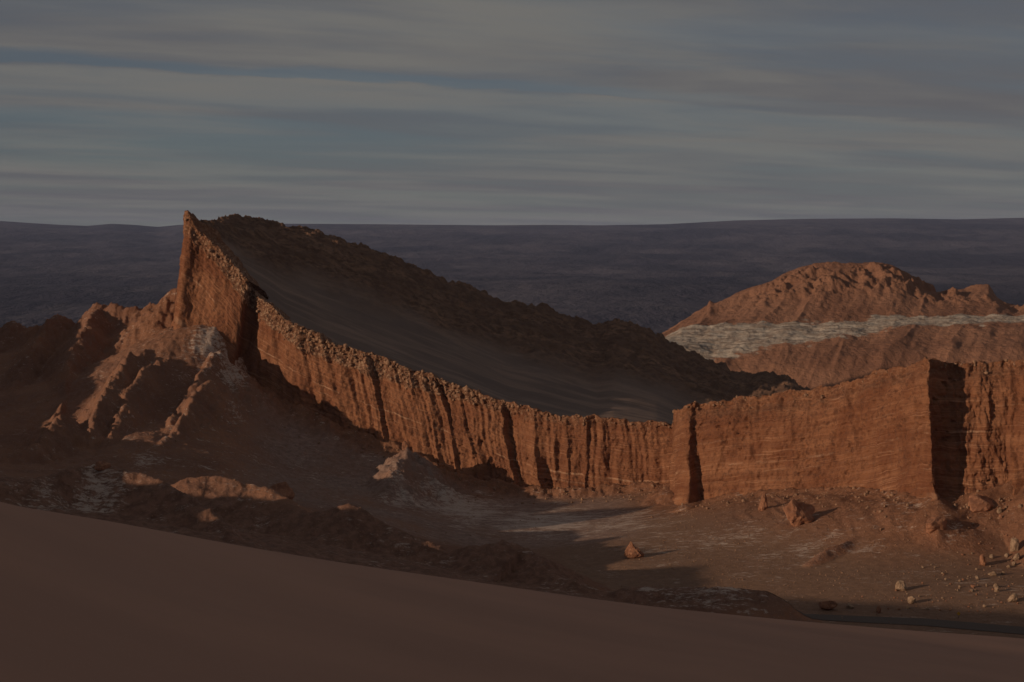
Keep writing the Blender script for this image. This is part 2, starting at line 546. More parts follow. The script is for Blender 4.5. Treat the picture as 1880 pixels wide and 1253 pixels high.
# flutes: each slot opens abruptly on the right of a buttress and heals further on
px_here = X / Y * F + 940.0
SLOTS = [(352, 0.9, 3), (372, 0.8, 3), (405, 0.7, 4), (548, 3.0, 6), (590, 1.6, 6), (618, 1.0, 5), (668, 3.4, 7), (716, 1.5, 6),
         (748, 1.4, 5), (775, 1.2, 4), (800, 3.4, 7), (842, 2.8, 7), (884, 1.6, 5), (924, 4.0, 8), (955, 1.3, 4), (983, 3.6, 7),
         (1040, 2.6, 7), (1078, 2.8, 7), (1108, 1.4, 6), (1150, 1.2, 6), (1196, 1.2, 6), (1380, 0.9, 5), (1470, 0.9, 5), (1555, 0.8, 5),
         (1758, 1.0, 5), (1818, 1.8, 7), (1860, 1.5, 6)]
flute = np.zeros_like(Z)
for k, (spx, amp, L) in enumerate(SLOTS):
    if spx not in (668, 924, 983):
        amp, L = amp * (0.6 + 0.5 * ((k * 0.73) % 1.0)), L * (0.7 + 1.1 * ((k * 0.41) % 1.0))
    a0 = np.interp(spx, rim_px, along)
    wob = 2.2 * p2(Z * 0.06, Z * 0 + k * 3.1, 11) + 0.8 * p2(Z * 0.2, Z * 0 + k * 1.7, 12)
    lean = (-0.03 + 0.12 * ((k * 0.377) % 1.0)) * (st - 10)            # slots drift a little to the right going down
    dd = A - (a0 + wob + lean)
    on = 0.3 + 2.2 * ((k * 0.618) % 1.0)
    f = np.where(dd > 0, np.exp(-np.maximum(dd, 0) / L) * (1 - np.exp(-np.maximum(dd, 0) / on)), 0)
    bulge = np.exp(-(np.minimum(dd, 0) / 3.5) ** 2) * (dd <= 0) * 0.35
    va = 0.75 + 0.9 * p2(Z * 0.05, Z * 0 + k * 7.7, 13)
    flute += amp * (-f + bulge * np.exp(dd / 6 * (dd <= 0))) * np.clip(va, 0.25, 1.2)
fl2 = -0.9 * np.abs(p2(A * 0.16 + 0.5 * p2(Z * .05, A * .02, 15), Z * 0.012, 16)) - 0.7 * np.abs(p2(A * 0.42 + 0.4 * p2(Z * .09, A * .03, 17), Z * 0.02, 18))
flute = flute + fl2 * np.interp(rim_px, [330, 470, 540, 1230, 1300, 1900], [1.0, 1.1, 2.0, 1.9, 0.8, 1.0])[None]
capm = sstep(1.0, -0.6, (st - capth[None]) / 1.0 + 1.2 * fbm3(X * .25, Y * .25, Z * .25, 3, 3)) * capw[None]
topfade = sstep(0.0, 3.0, st)
rough = 1.5 * fbm3(X * 0.055, Y * 0.055, Z * 0.022, 3, 21) + 0.75 * fbm3(X * 0.22, Y * 0.22, Z * 0.045, 4, 25, 0.6) + 0.34 * fbm3(X * 0.8, Y * 0.8, Z * 0.35, 3, 31, 0.7)
pit = fbm3(X * 0.5, Y * 0.5, Z * 0.5, 3, 36, 0.6)
rough = rough - 1.0 * sstep(0.45, 0.75, pit) * sstep(-0.2, 0.5, fbm3(X * .05, Y * .05, Z * .05, 2, 38))
ledge = np.interp(rim_px, [330, 460, 600], [0.16, 0.18, 0.26])[None] * (0.4 + 1.1 * np.abs(fbm3(X * .04, Y * .04, Z * .08, 2, 39))) * fbm2(st * 0.55 + 0.3 * p2(A * .05, st * .05, 4), A * 0.012, 4, 41, 0.65)
lump = capm * (0.9 * np.abs(fbm3(X * 0.45, Y * 0.45, Z * 0.45, 4, 51, 0.65)) + 0.3)
rm = np.interp(rim_px, [330, 1232, 1280, 1900], [0.8, 0.8, 1.15, 1.15])[None]
lm = np.interp(rim_px, [330, 1232, 1280, 1900], [1.0, 1.0, 1.5, 1.5])[None]
disp = flute * (0.35 + 0.65 * topfade) + rough * rm + ledge * lm + lump
flare = 2.5 * sstep(0.22, -0.2, V) ** 2
setb = np.interp(rim_px, [330, 1232, 1240, 1262, 1330, 1700, 1712, 1800], [0, 0, 0.2, 0.5, 1.0, 0.75, 0.35, 0.6])[None]
crumb = sstep(8.5, 0.0, st + 2.0 * fbm3(X * .12, Y * .12, Z * .12, 3, 57))
sback = setb * 7.5 * crumb ** 1.5
disp = disp + setb * crumb * 1.1 * fbm3(X * 0.3, Y * 0.3, Z * 0.3, 4, 58, 0.65)
disp = disp + flare
X2 = X + OUTN[None, :, 0] * disp + 0.30 * sback
Y2 = Y + OUTN[None, :, 1] * disp + 0.954 * sback
Z2 = Z + 0.25 * p3(X * .5, Y * .5, Z * .5, 61)
# jagged rim, then roll back into the hill
jag = 0.9 * fbm2(along * 0.16, along * 0, 4, 71, 0.65) + 1.6 * np.exp(-((rim_px - 343) / 12.0) ** 2) + 0.9 * np.maximum(fbm2(along * 0.05, along * 0, 3, 73), 0)
Z2 = Z2 + jag[None] * sstep(0.75, 1.0, V)
BK = gauss1(OUTN, 45); BK /= np.linalg.norm(BK, axis=1)[:, None]
right = sstep(1225, 1245, rim_px)[:, None]
BK = BK * (1 - right) + np.array([-0.30, -0.954])[None] * right
last = np.stack([X2[-1], Y2[-1], Z2[-1]], -1)
back = np.linspace(0, 1, NT_TOP + 1)[1:]
rl_ = np.where(np.arange(NW) < np.interp(338, COLS[3:6, 0][::-1], wpar[3:6][::-1]) / wpar[-1] * NW - 2, 1.5, 11.0)[None]
rl_ = gauss1(rl_.T, 4).T
tx = last[None, :, 0] - BK[None, :, 0] * (back[:, None] ** 1.3 * rl_)
ty = last[None, :, 1] - BK[None, :, 1] * (back[:, None] ** 1.3 * rl_)
tz = last[None, :, 2] - (back[:, None] ** 1.6) * 4.5 + 0.7 * fbm2(tx * 0.35, ty * 0.35, 4, 77, 0.6) * sstep(0, 0.15, back)[:, None]
P = np.stack([np.concatenate([X2, tx]), np.concatenate([Y2, ty]), np.concatenate([Z2, tz])], -1)
st_all = np.concatenate([st, np.broadcast_to(st[-1:], tz.shape)])
cap_all = np.concatenate([capm, np.broadcast_to(capw[None] * 0.9, tz.shape)])
al_all = np.concatenate([A, np.broadcast_to(along[None], tz.shape)])
wall = grid_mesh('cliff', P, M_WALL, True, {'strat': st_all, 'cap': cap_all, 'along': al_all})
structure(wall, 'banded red sandstone cliff wall curving round the amphitheatre')
WALL_P = P
WALL_RIM = last

# ------------------------------------------------------------------ tilted top of the ridge, falling to the right
rimA = np.concatenate([COLS[4:23, :3], np.array([[1300, 795, 592], [1400, 788, 600], [1520, 765, 610]])])
backA = np.array([(352, 404, 690), (372, 413, 725), (400, 405, 775), (430, 400, 800), (480, 402, 812), (505, 411, 815), (560, 420, 820), (620, 438, 824),
                  (700, 467, 828), (760, 490, 830), (850, 525, 832), (920, 548, 834), (1000, 562, 836), (1060, 585, 836), (1098, 599, 836), (1128, 587, 834),
                  (1160, 594, 832), (1210, 614, 830), (1260, 645, 826), (1310, 664, 818), (1350, 682, 810), (1378, 690, 806), (1400, 684, 802), (1425, 695, 798),
                  (1445, 690, 795), (1482, 719, 785), (1520, 745, 770)], float)
NS, NB = 720, 190


def resample(ctrl, n):
    w = np.concatenate([[0], np.cumsum(np.abs(np.diff(ctrl[:, 0])) + 0.6 * np.abs(np.diff(ctrl[:, 2])))])
    s = np.linspace(0, w[-1], n)
    c = np.stack([np.interp(s, w, ctrl[:, k]) for k in range(3)], 1)
    return U(c[:, 0], c[:, 1], c[:, 2]), c[:, 0]


RA, rpx = resample(rimA, NS)
BA, bpx = resample(backA, NS)
RA = gauss1(RA, 2); BA = gauss1(BA, 1.5)
# pull the front edge a little behind and under the rim
dirb = (BA - RA)[:, :2]
dirb /= np.linalg.norm(dirb, axis=1)[:, None]
RA = RA.copy()
RA[:, :2] += dirb * 2.0
RA[:, 2] -= 0.9
vb = np.linspace(0, 1, NB)[:, None]
s_ = np.linspace(0, 1, NS)[None]
lowmid = np.interp(s_[0], [0, 0.08, 0.25, 0.6, 0.85, 1], [0, 1.5, 4.5, 9.5, 12.5, 6.0])[None]
P = RA[None] + (BA - RA)[None] * vb[..., None]
rockm = sstep(0.46, 0.68, vb + 0.10 * fbm2(s_ * 9, vb * 3, 3, 5) + 0.16 * sstep(0.30, 0.0, s_) - 0.04 * sstep(0.5, 0.9, s_))
x, y = P[..., 0], P[..., 1]
z = P[..., 2] - lowmid * np.sin(np.pi * np.clip(vb, 0, 1)) ** 1.0 * (1 - 0.45 * vb)
step = rockm * 1.6 + sstep(0.72, 0.80, vb + 0.05 * fbm2(s_ * 14, vb * 4, 3, 8)) * 1.2 - 2.8 * sstep(0.4, 1.0, vb)
along_r = x * 0.9 - y * 0.2
crg = ridged2(x * 0.045 + 3, y * 0.03, 4, 15, 0.6)
edge = sstep(0.90, 1.0, vb)
z = z + step + rockm * (0.9 * crg + 1.0 * fbm2(x * 0.16, y * 0.16, 4, 19, 0.62) + 0.35 * fbm2(x * 0.7, y * 0.7, 3, 23, 0.65)) * (0.55 + 0.45 * (1 - edge))
z = z + (1 - rockm) * 0.25 * fbm2(x * 0.05, y * 0.05, 3, 33) + edge * 1.5 * fbm2(x * 0.16, y * 0.05, 5, 35, 0.7)
front = sstep(0.10, 0.0, vb)
z = z + front * 0.5 * fbm2(x * 0.5, y * 0.5, 3, 37)
P = np.stack([x, y, z], -1)
# far side drops away
ext = []
for k, (dy, dzz) in enumerate(((6, -4), (16, -18), (36, -42), (80, -85))):
    r = P[-1].copy(); r[:, 1] += dy; r[:, 2] += dzz
    r[:, 2] += 2 * fbm2(r[:, 0] * .1, r[:, 1] * .1, 3, 44)
    ext.append(r)
P = np.concatenate([P, np.stack(ext)])
rockm = np.concatenate([np.broadcast_to(rockm, (NB, NS)), np.ones((4, NS))])
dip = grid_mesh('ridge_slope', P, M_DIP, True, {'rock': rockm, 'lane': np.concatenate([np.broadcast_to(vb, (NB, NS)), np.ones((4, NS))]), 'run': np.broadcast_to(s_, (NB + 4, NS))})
structure(dip, 'shaded sandy back slope of the tilted ridge falling to the right')

# flat top behind the right-hand wall
rb = COLS[23:, :3]
RB = gauss1(np.stack([np.interp(np.linspace(0, len(rb) - 1, 260), np.arange(len(rb)), U(rb[:, 0], rb[:, 1], rb[:, 2])[:, k]) for k in range(3)], 1), 3)
rows = []
for dy, dzz in ((11, -2.6), (14, -2.8), (19, -3.2), (28, -4.5), (42, -7), (60, -12), (85, -22), (120, -34)):
    r = RB.copy(); r[:, 1] += dy; r[:, 2] += dzz
    r[:, 0] += dy * 0.10
    r[:, 2] = np.maximum(r[:, 2], -2) + 0.7 * fbm2(r[:, 0] * .12, r[:, 1] * .12, 4, 46)
    rows.append(r)
P = np.stack(rows)
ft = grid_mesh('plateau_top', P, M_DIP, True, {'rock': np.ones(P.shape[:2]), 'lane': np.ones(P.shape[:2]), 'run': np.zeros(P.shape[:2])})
structure(ft)

# ------------------------------------------------------------------ valley ground and badlands
PTS = [(1880, 1172, 392), (1700, 1160, 396), (1500, 1145, 400), (1300, 1120, 412), (1880, 1080, 430), (1700, 1080, 430), (1500, 1080, 433),
       (1300, 1060, 447), (1160, 1030, 465), (1050, 1062, 450), (1880, 1000, 468), (1700, 1000, 465), (1500, 1000, 472), (1350, 1000, 478), (1200, 1000, 484),
       (1080, 1000, 490), (1719, 924, 480), (1850, 906, 488), (1930, 910, 482), (1780, 905, 500), (1640, 906, 500), (1510, 902, 522), (1420, 908, 530), (1340, 912, 542), (1265, 936, 545),
       (1238, 898, 584), (1170, 902, 588), (1080, 910, 590), (1010, 910, 592), (950, 906, 594), (880, 892, 598), (800, 866, 601), (720, 826, 606), (640, 797, 613),
       (545, 754, 621), (490, 718, 629), (455, 712, 634), (428, 704, 627), (415, 608, 633), (385, 598, 636), (345, 598, 640), (318, 604, 642),
       (1000, 950, 550), (900, 950, 545), (800, 930, 560), (1150, 940, 555), (850, 1000, 500), (960, 1020, 478), (1000, 1010, 490),
       (600, 850, 585), (640, 900, 545), (500, 850, 575), (500, 900, 530), (560, 790, 612), (430, 790, 580), (430, 860, 530), (330, 860, 520), (370, 760, 590),
       (380, 650, 624), (300, 710, 600), (250, 800, 545), (150, 810, 555), (50, 840, 535), (90, 710, 615), (40, 650, 675), (210, 650, 655), (280, 590, 670),
       (0, 930, 400), (150, 950, 395), (400, 992, 390), (600, 1025, 395), (700, 1030, 400), (800, 1048, 405), (900, 1066, 408), (1070, 1098, 402), (1200, 1115, 400), (1400, 1135, 402),
       (300, 905, 470), (470, 962, 462), (560, 985, 452), (750, 1015, 452), (600, 930, 500), (700, 960, 500)]
PTS = np.array(PTS, float)
G = U(PTS[:, 0], PTS[:, 1], PTS[:, 2])
EXTRA = np.array([(-200, 600, 30), (-250, 500, 24), (-200, 430, 30), (-180, 300, 35), (-320, 300, 30), (-320, 700, 35), (-380, 550, 25), (-160, 520, 24), (-170, 660, 38), (-130, 760, 40), (-220, 800, 30),
                  (0, 720, 10), (100, 720, 8), (-70, 720, 35), (150, 620, 12), (210, 520, 12), (260, 420, 2), (210, 380, -1), (60, 700, 6),
                  (0, 300, 4), (110, 300, -4), (-90, 300, 18), (0, 200, 2), (100, 180, -5), (-100, 180, 20), (-250, 180, 25)], float)
G = np.concatenate([G, EXTRA])
CX, CY = G[:, 0], G[:, 1]
SC = 100.0


def tps_phi(r2):
    return 0.5 * r2 * np.log(r2 + 1e-12)


n = len(G)
K = tps_phi(((CX[:, None] - CX[None]) ** 2 + (CY[:, None] - CY[None]) ** 2) / SC ** 2) + 0.004 * np.eye(n)
Pm = np.stack([np.ones(n), CX / SC, CY / SC], 1)
Amat = np.block([[K, Pm], [Pm.T, np.zeros((3, 3))]])
coef = np.linalg.solve(Amat, np.concatenate([G[:, 2], np.zeros(3)]))


def tps(x, y):
    out = coef[n] + coef[n + 1] * x / SC + coef[n + 2] * y / SC
    for i in range(n):
        out = out + coef[i] * tps_phi(((x - CX[i]) ** 2 + (y - CY[i]) ** 2) / SC ** 2)
    return out


tpx = np.concatenate([np.linspace(-2700, -60, 190)[:-1], np.arange(-60, 1941, 2.3), np.linspace(1945, 2400, 40)])
tD = np.concatenate([np.linspace(150, 375, 60)[:-1], np.arange(375, 745, 0.78), np.linspace(748, 900, 30)])
TX = (tpx[None] - 940) / F * tD[:, None]
TY = np.broadcast_to(tD[:, None], TX.shape).copy()
TZ = tps(TX, TY)

# ridge crests: (points, slope left of travel, slope right of travel, rill depth)
RIDGES = [
    ([(-260, 640, 730), (-150, 612, 722), (-60, 610, 712), (0, 605, 704), (25, 590, 700), (45, 600, 700), (75, 601, 700), (105, 578, 700), (125, 588, 700), (142, 604, 700)], 0.75, 0.75, 1.4),
    ([(142, 606, 705), (165, 576, 700), (185, 557, 695), (205, 560, 692), (230, 566, 690), (270, 562, 690), (300, 554, 685), (326, 530, 672)], 0.8, 0.8, 1.5),
    ([(185, 557, 695), (152, 604, 660), (128, 652, 632), (118, 715, 602), (105, 790, 565)], 0.75, 0.95, 1.2),
    ([(105, 578, 700), (60, 640, 660), (30, 700, 625), (10, 770, 585)], 0.7, 0.8, 1.2),
    ([(318, 604, 640), (290, 636, 628), (240, 652, 612), (215, 688, 590), (190, 722, 572), (168, 785, 546)], 0.9, 1.15, 1.0),
    ([(310, 655, 616), (266, 678, 598), (240, 718, 578), (215, 768, 558), (200, 805, 540)], 0.9, 1.25, 0.9),
    ([(400, 640, 626), (362, 701, 601), (336, 746, 580), (310, 786, 560), (275, 822, 540), (250, 856, 522)], 0.9, 1.2, 0.9),
    ([(380, 702, 600), (350, 742, 577), (326, 784, 557), (302, 812, 538)], 1.0, 1.2, 0.7),
    ([(430, 700, 618), (415, 752, 600), (395, 800, 575), (380, 840, 545)], 0.8, 0.8, 0.8),
    ([(-120, 850, 495), (0, 842, 506), (55, 824, 516), (85, 798, 532), (112, 760, 555)], 0.8, 0.6, 1.0),
    ([(812, 868, 594), (762, 838, 588), (746, 827, 588), (728, 858, 570), (706, 900, 548), (685, 940, 528)], 0.65, 0.60, 0.8),
    ([(312, 890, 468), (350, 878, 468), (400, 874, 468), (480, 897, 462), (545, 932, 452)], 0.5, 0.42, 0.1),
    ([(545, 950, 447), (600, 936, 444), (645, 928, 443), (672, 935, 442), (720, 965, 440), (795, 1002, 434)], 0.46, 0.46, 0.35),
    ([(790, 1035, 425), (860, 1001, 427), (920, 991, 428), (960, 1010, 428), (1000, 1035, 422), (1055, 1068, 414)], 0.44, 0.44, 0.35),
    ([(1085, 1086, 406), (1200, 1079, 404), (1330, 1077, 403), (1400, 1084, 403), (1455, 1108, 402), (1496, 1140, 401)], 0.55, 0.6, 0.6),
    ([(-80, 900, 403), (30, 888, 411), (100, 870, 420), (180, 850, 428), (255, 868, 424), (330, 902, 416), (385, 945, 405), (430, 988, 395)], 0.7, 0.7, 0.45),
    ([(1488, 1032, 456), (1520, 1004, 463), (1545, 998, 466), (1580, 984, 475)], 0.9, 0.9, 0.3),
    ([(1690, 988, 468), (1712, 958, 468), (1740, 948, 474), (1785, 928, 481), (1832, 888, 486), (1875, 868, 488), (1930, 860, 485)], 0.9, 1.2, 0.6),
]
# unseen hills added left of the view, crests shaped to shade the low ground
SHADE_CREST = []
for tx_, ty_, tz_, mar in ((120, 395, 0, 4), (105, 409, 1, 1.0), (100, 432, 2, -5), (60, 440, 2, -5), (-2, 430, 13, 2.0), (13, 455, 2, -1.0), (26, 470, 3, 2.5), (22, 488, 3, -2.0), (-38, 445, 18, 0.8),
                           (-66, 417, 25, 3.0), (-75, 420, 27, 2.0), (-92, 427, 31, 3.0), (-104, 420, 30, 2.5), (-75, 472, 20, -4), (-84, 468, 18, -5), (-20, 505, 3, 0.5), (5, 590, 3, -2), (40, 590, 3, -6),
                           (-100, 560, 24, -4), (-115, 578, 32, -8)):
    tt_ = (tx_ + 172) / ld[0]
    SHADE_CREST.append((-172.0, ty_ - ld[1] * tt_, tz_ - ld[2] * tt_ + mar))
SHADE_CREST.sort(key=lambda q: q[1])
SHADE_CREST = [(-172, SHADE_CREST[0][1] - 30, SHADE_CREST[0][2] + 6)] + SHADE_CREST + [(-172, SHADE_CREST[-1][1] + 14, SHADE_CREST[-1][2] - 8)]
SHADE_FIN = []  # narrow unseen fin added to shade the basin alone
for tx_, ty_, tz_, mar in ((46, 562, 3, 0.3), (9, 556, 2, 3)):
    tt_ = (tx_ + 172) / ld[0]
    SHADE_FIN.append((-172.0 - len(SHADE_FIN), ty_ - ld[1] * tt_, tz_ - ld[2] * tt_ + mar))
RIDGES_XYZ = [
    (SHADE_FIN, 2.2, 2.2, 0.1),
    (SHADE_CREST, 1.0, 0.8, 0.2),
    ([(-330, 720, 95), (-285, 650, 84), (-255, 605, 77), (-250, 580, 72), (-250, 550, 67), (-250, 528, 65), (-250, 510, 56)], 0.8, 0.8, 1.0),  # unseen ridge added to shade the left slopes
]
FP = [tuple(q) for q in U(COLS[:, 3], COLS[:, 4], COLS[:, 5])]
APR = [(q[0], q[1] - 1.0, q[2] + h_) for q, c_, h_ in ((FP[i_], COLS[i_], np.interp(COLS[i_, 3], [480, 700, 900, 1000, 1200, 1260, 1400, 2000], [0.5, 0.6, 1.2, 1.6, 1.6, 1.0, 1.0, 1.0])) for i_ in range(len(FP))) if c_[3] > 480 and c_[3] < 1240]
APR2 = [(q[0], q[1] - 1.0, q[2] + 0.3) for q, c_ in zip(FP, COLS) if c_[3] > 1250]
RIDGES_XYZ += [(APR, 0.5, 0.5, 0.25), (APR2, 0.6, 0.6, 0.2)]
allr = [(U(*np.array(p, float).T), a, b, c) for p, a, b, c in RIDGES] + [(np.array(p, float), a, b, c) for p, a, b, c in RIDGES_XYZ]
RUG = np.zeros_like(TZ)
for k, (pts, kl, kr, rill) in enumerate(allr):
    reach = 75.0
    m = (TX > pts[:, 0].min() - reach) & (TX < pts[:, 0].max() + reach) & (TY > pts[:, 1].min() - reach) & (TY < pts[:, 1].max() + reach)
    ii = np.nonzero(m)
    x = TX[ii]; y = TY[ii]
    wx = 1.6 * fbm2(x * 0.06, y * 0.06, 3, 100 + k); wy = 1.6 * fbm2(x * 0.06, y * 0.06, 3, 140 + k)
    xw = x + wx; yw = y + wy
    best = np.full(x.shape, 1e9); zc = np.zeros_like(x); tt = np.zeros_like(x); side = np.ones_like(x)
    acc = 0.0
    for i in range(len(pts) - 1):
        a = pts[i]; b = pts[i + 1]
        d = b[:2] - a[:2]; L2 = (d ** 2).sum(); L = math.sqrt(L2)
        t = np.clip(((xw - a[0]) * d[0] + (yw - a[1]) * d[1]) / L2, 0, 1)
        dx = xw - a[0] - t * d[0]; dy = yw - a[1] - t * d[1]
        dd = np.sqrt(dx * dx + dy * dy)
        zz = a[2] + t * (b[2] - a[2])
        mm = dd < best
        best = np.where(mm, dd, best)
        zc = np.where(mm, zz, zc)
        tt = np.where(mm, acc + t * L, tt)
        side = np.where(mm, np.sign(d[0] * dy - d[1] * dx), side)
        acc += L
    kk = np.where(side > 0, kl, kr)
    ds = np.sqrt(best ** 2 + 0.5) - 0.7
    grow = np.clip(best / 7.0, 0, 1)
    rl = rill * grow * (np.abs(p2(tt * 0.17 + 0.1 * wx, best * 0.02 + side * 5, 200 + k)) * 2.4 + 0.5 * np.abs(p2(tt * 0.43, best * 0.04 + side * 5, 230 + k)))
    h = zc - kk * ds - rl + 0.5 * rill * p2(tt * 0.12, 0 * tt + k, 260)
    g = TZ[ii]
    s = 1.2
    hb = np.clip(0.5 + 0.5 * (h - g) / s, 0, 1)
    TZ[ii] = g * (1 - hb) + h * hb + s * hb * (1 - hb)
    RUG[ii] = np.maximum(RUG[ii], hb)

PXg = np.broadcast_to(tpx[None], TX.shape)
PYg = HZ + (CAMZ - TZ) * F / TY
floorm = sstep(960, 1060, PXg) * sstep(12.0, 3.5, TZ + 0.9 * fbm2(TX * .05, TY * .05, 3, 301)) * sstep(0.6, 0.2, RUG)
floorm = np.maximum(floorm, 0.7 * sstep(800, 960, PXg) * sstep(5, 3, TZ) * sstep(0.5, 0.2, RUG))
rugn = 0.12 + 0.5 * sstep(4, 12, TZ) + 0.75 * RUG
rugn *= (0.4 + 0.6 * sstep(470, 495, TY)) * (1 - 0.75 * floorm) * (1 - 0.6 * sstep(1150, 1300, PXg))
TZ = TZ + rugn * (1.0 * fbm2(TX * 0.10, TY * 0.10, 4, 311, 0.55) + 0.45 * fbm2(TX * 0.45, TY * 0.45, 4, 321, 0.66))
TZ = TZ - RUG * (1 - floorm) * (1.5 * np.abs(fbm2(TX * 0.13, TY * 0.13, 4, 351, 0.55)) + 0.5 * np.abs(fbm2(TX * 0.5, TY * 0.5, 3, 355, 0.6)) - 0.6) * sstep(1300, 1100, PXg) * (0.3 + 0.7 * sstep(470, 500, TY))
TZ = TZ + sstep(480, 455, TY) * sstep(1250, 1000, PXg) * 0.22 * fbm2(TX * 0.28, TY * 0.28, 4, 361, 0.65)
# gullies down the talus
tal = sstep(5, 10, TZ) * (1 - floorm) * sstep(0.7, 0.2, RUG)
TZ = TZ - tal * 0.8 * np.abs(fbm2(TX * 0.12, TY * 0.03, 3, 331))
ra = TX * 0.70 + TY * 0.71; rbv = -TX * 0.71 + TY * 0.70
slp = sstep(4.0, 8.0, TZ) * sstep(1180, 1300, PXg) * (1 - floorm)
TZ = TZ - slp * (0.55 * np.abs(fbm2(rbv * 0.30, ra * 0.03, 3, 335)) + 0.25 * np.abs(fbm2(rbv * 0.9, ra * 0.08, 3, 337)))


def blob(px, py, D, rx, ry, w, ang=0.0):
    c = U(px, py, D)
    dx = TX - c[0]; dy = TY - c[1]
    ca, sa = math.cos(ang), math.sin(ang)
    a = (dx * ca + dy * sa) / rx; b = (-dx * sa + dy * ca) / ry
    return w * np.exp(-(a * a + b * b))


salt = 0.30 * np.ones_like(TZ)
for b in [(385, 630, 632, 10, 24, 1.05), (430, 670, 625, 6, 16, 1.15), (330, 690, 605, 8, 16, 0.5), (430, 740, 600, 8, 20, 0.5), (180, 900, 415, 7, 14, 0.95),
          (160, 880, 422, 5, 14, 0.75), (90, 915, 408, 10, 9, 0.75), (310, 790, 553, 4, 30, 0.6), (860, 930, 555, 22, 40, 1.0), (1000, 960, 540, 26, 40, 1.0), (1120, 960, 535, 25, 35, 0.8),
          (730, 900, 550, 6, 30, 0.8), (560, 860, 575, 30, 40, 0.45), (450, 880, 520, 20, 40, 0.45), (640, 970, 470, 15, 20, 0.3), (1300, 1088, 403, 18, 8, 0.9),
          (1220, 1000, 485, 20, 30, 0.62), (1350, 980, 485, 25, 25, 0.62), (1480, 1010, 468, 25, 20, 0.62), (1750, 990, 468, 14, 7, 0.5), (1450, 990, 478, 25, 12, 0.3), (270, 850, 520, 6, 15, 0.8), (860, 1050, 412, 20, 10, 0.3),
          (1850, 1150, 403.5, 14, 1.8, 0.8), (500, 700, 625, 10, 12, 0.3), (400, 970, 430, 12, 14, 0.25)]:
    salt = np.maximum(salt, 1.0 * blob(*b))
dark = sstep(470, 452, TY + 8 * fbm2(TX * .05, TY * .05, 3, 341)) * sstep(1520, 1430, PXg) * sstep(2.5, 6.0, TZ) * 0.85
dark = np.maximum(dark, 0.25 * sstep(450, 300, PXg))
fd = np.full(TX.shape, 1e9)
for i_ in range(len(FP) - 1):
    a_ = np.array(FP[i_]); b_ = np.array(FP[i_ + 1])
    d_ = b_[:2] - a_[:2]; l2 = (d_ ** 2).sum()
    t_ = np.clip(((TX - a_[0]) * d_[0] + (TY - a_[1]) * d_[1]) / l2, 0, 1)
    fd = np.minimum(fd, np.hypot(TX - a_[0] - t_ * d_[0], TY - a_[1] - t_ * d_[1]))
redm = sstep(26 + 16 * sstep(1200, 1350, PXg), 2, fd + 6 * fbm2(TX * .06, TY * .06, 3, 371))
greym = sstep(400, 540, PXg) * sstep(1230, 1080, PXg) * sstep(485, 505, TY) * sstep(2, 14, fd) * (0.75 + 0.5 * fbm2(TX * .05, TY * .05, 3, 381)).clip(0, 1)  # paler, greyer colour that brightens the shaded talus
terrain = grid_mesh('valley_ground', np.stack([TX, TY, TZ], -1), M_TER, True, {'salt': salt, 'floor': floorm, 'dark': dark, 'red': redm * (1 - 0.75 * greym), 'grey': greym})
structure(terrain, 'eroded red badland slopes and grey valley floor below the cliff')


def ground_z(x, y):
    px = x / y * F + 940
    j = np.clip(np.searchsorted(tpx, px) - 1, 0, len(tpx) - 2); i = np.clip(np.searchsorted(tD, y) - 1, 0, len(tD) - 2)
    fx = (px - tpx[j]) / (tpx[j + 1] - tpx[j]); fy = (y - tD[i]) / (tD[i + 1] - tD[i])
    return (TZ[i, j] * (1 - fx) + TZ[i, j + 1] * fx) * (1 - fy) + (TZ[i + 1, j] * (1 - fx) + TZ[i + 1, j + 1] * fx) * fy


def ground_at(px, py, dmin=380.0):
    """first place along the sight line where the ground shows at that pixel"""
    j = int(np.clip(np.searchsorted(tpx, px), 1, len(tpx) - 1))
    rows = HZ + (CAMZ - TZ[:, j]) * F / tD
    for i in range(len(tD)):
        if tD[i] >= dmin and rows[i] <= py:
            D = tD[i]
            x = (px - 940) / F * D
            return (x, D, float(ground_z(x, D)))
    return None


# ------------------------------------------------------------------ far mesa on the right
mpx = np.concatenate([np.linspace(1120, 1190, 20)[:-1], np.arange(1190, 1900, 1.7), np.linspace(1902, 2300, 60)])


def prof(ctrl):
    c = np.array(ctrl, float)
    return np.interp(mpx, c[:, 0], c[:, 1]), np.interp(mpx, c[:, 0], c[:, 2])


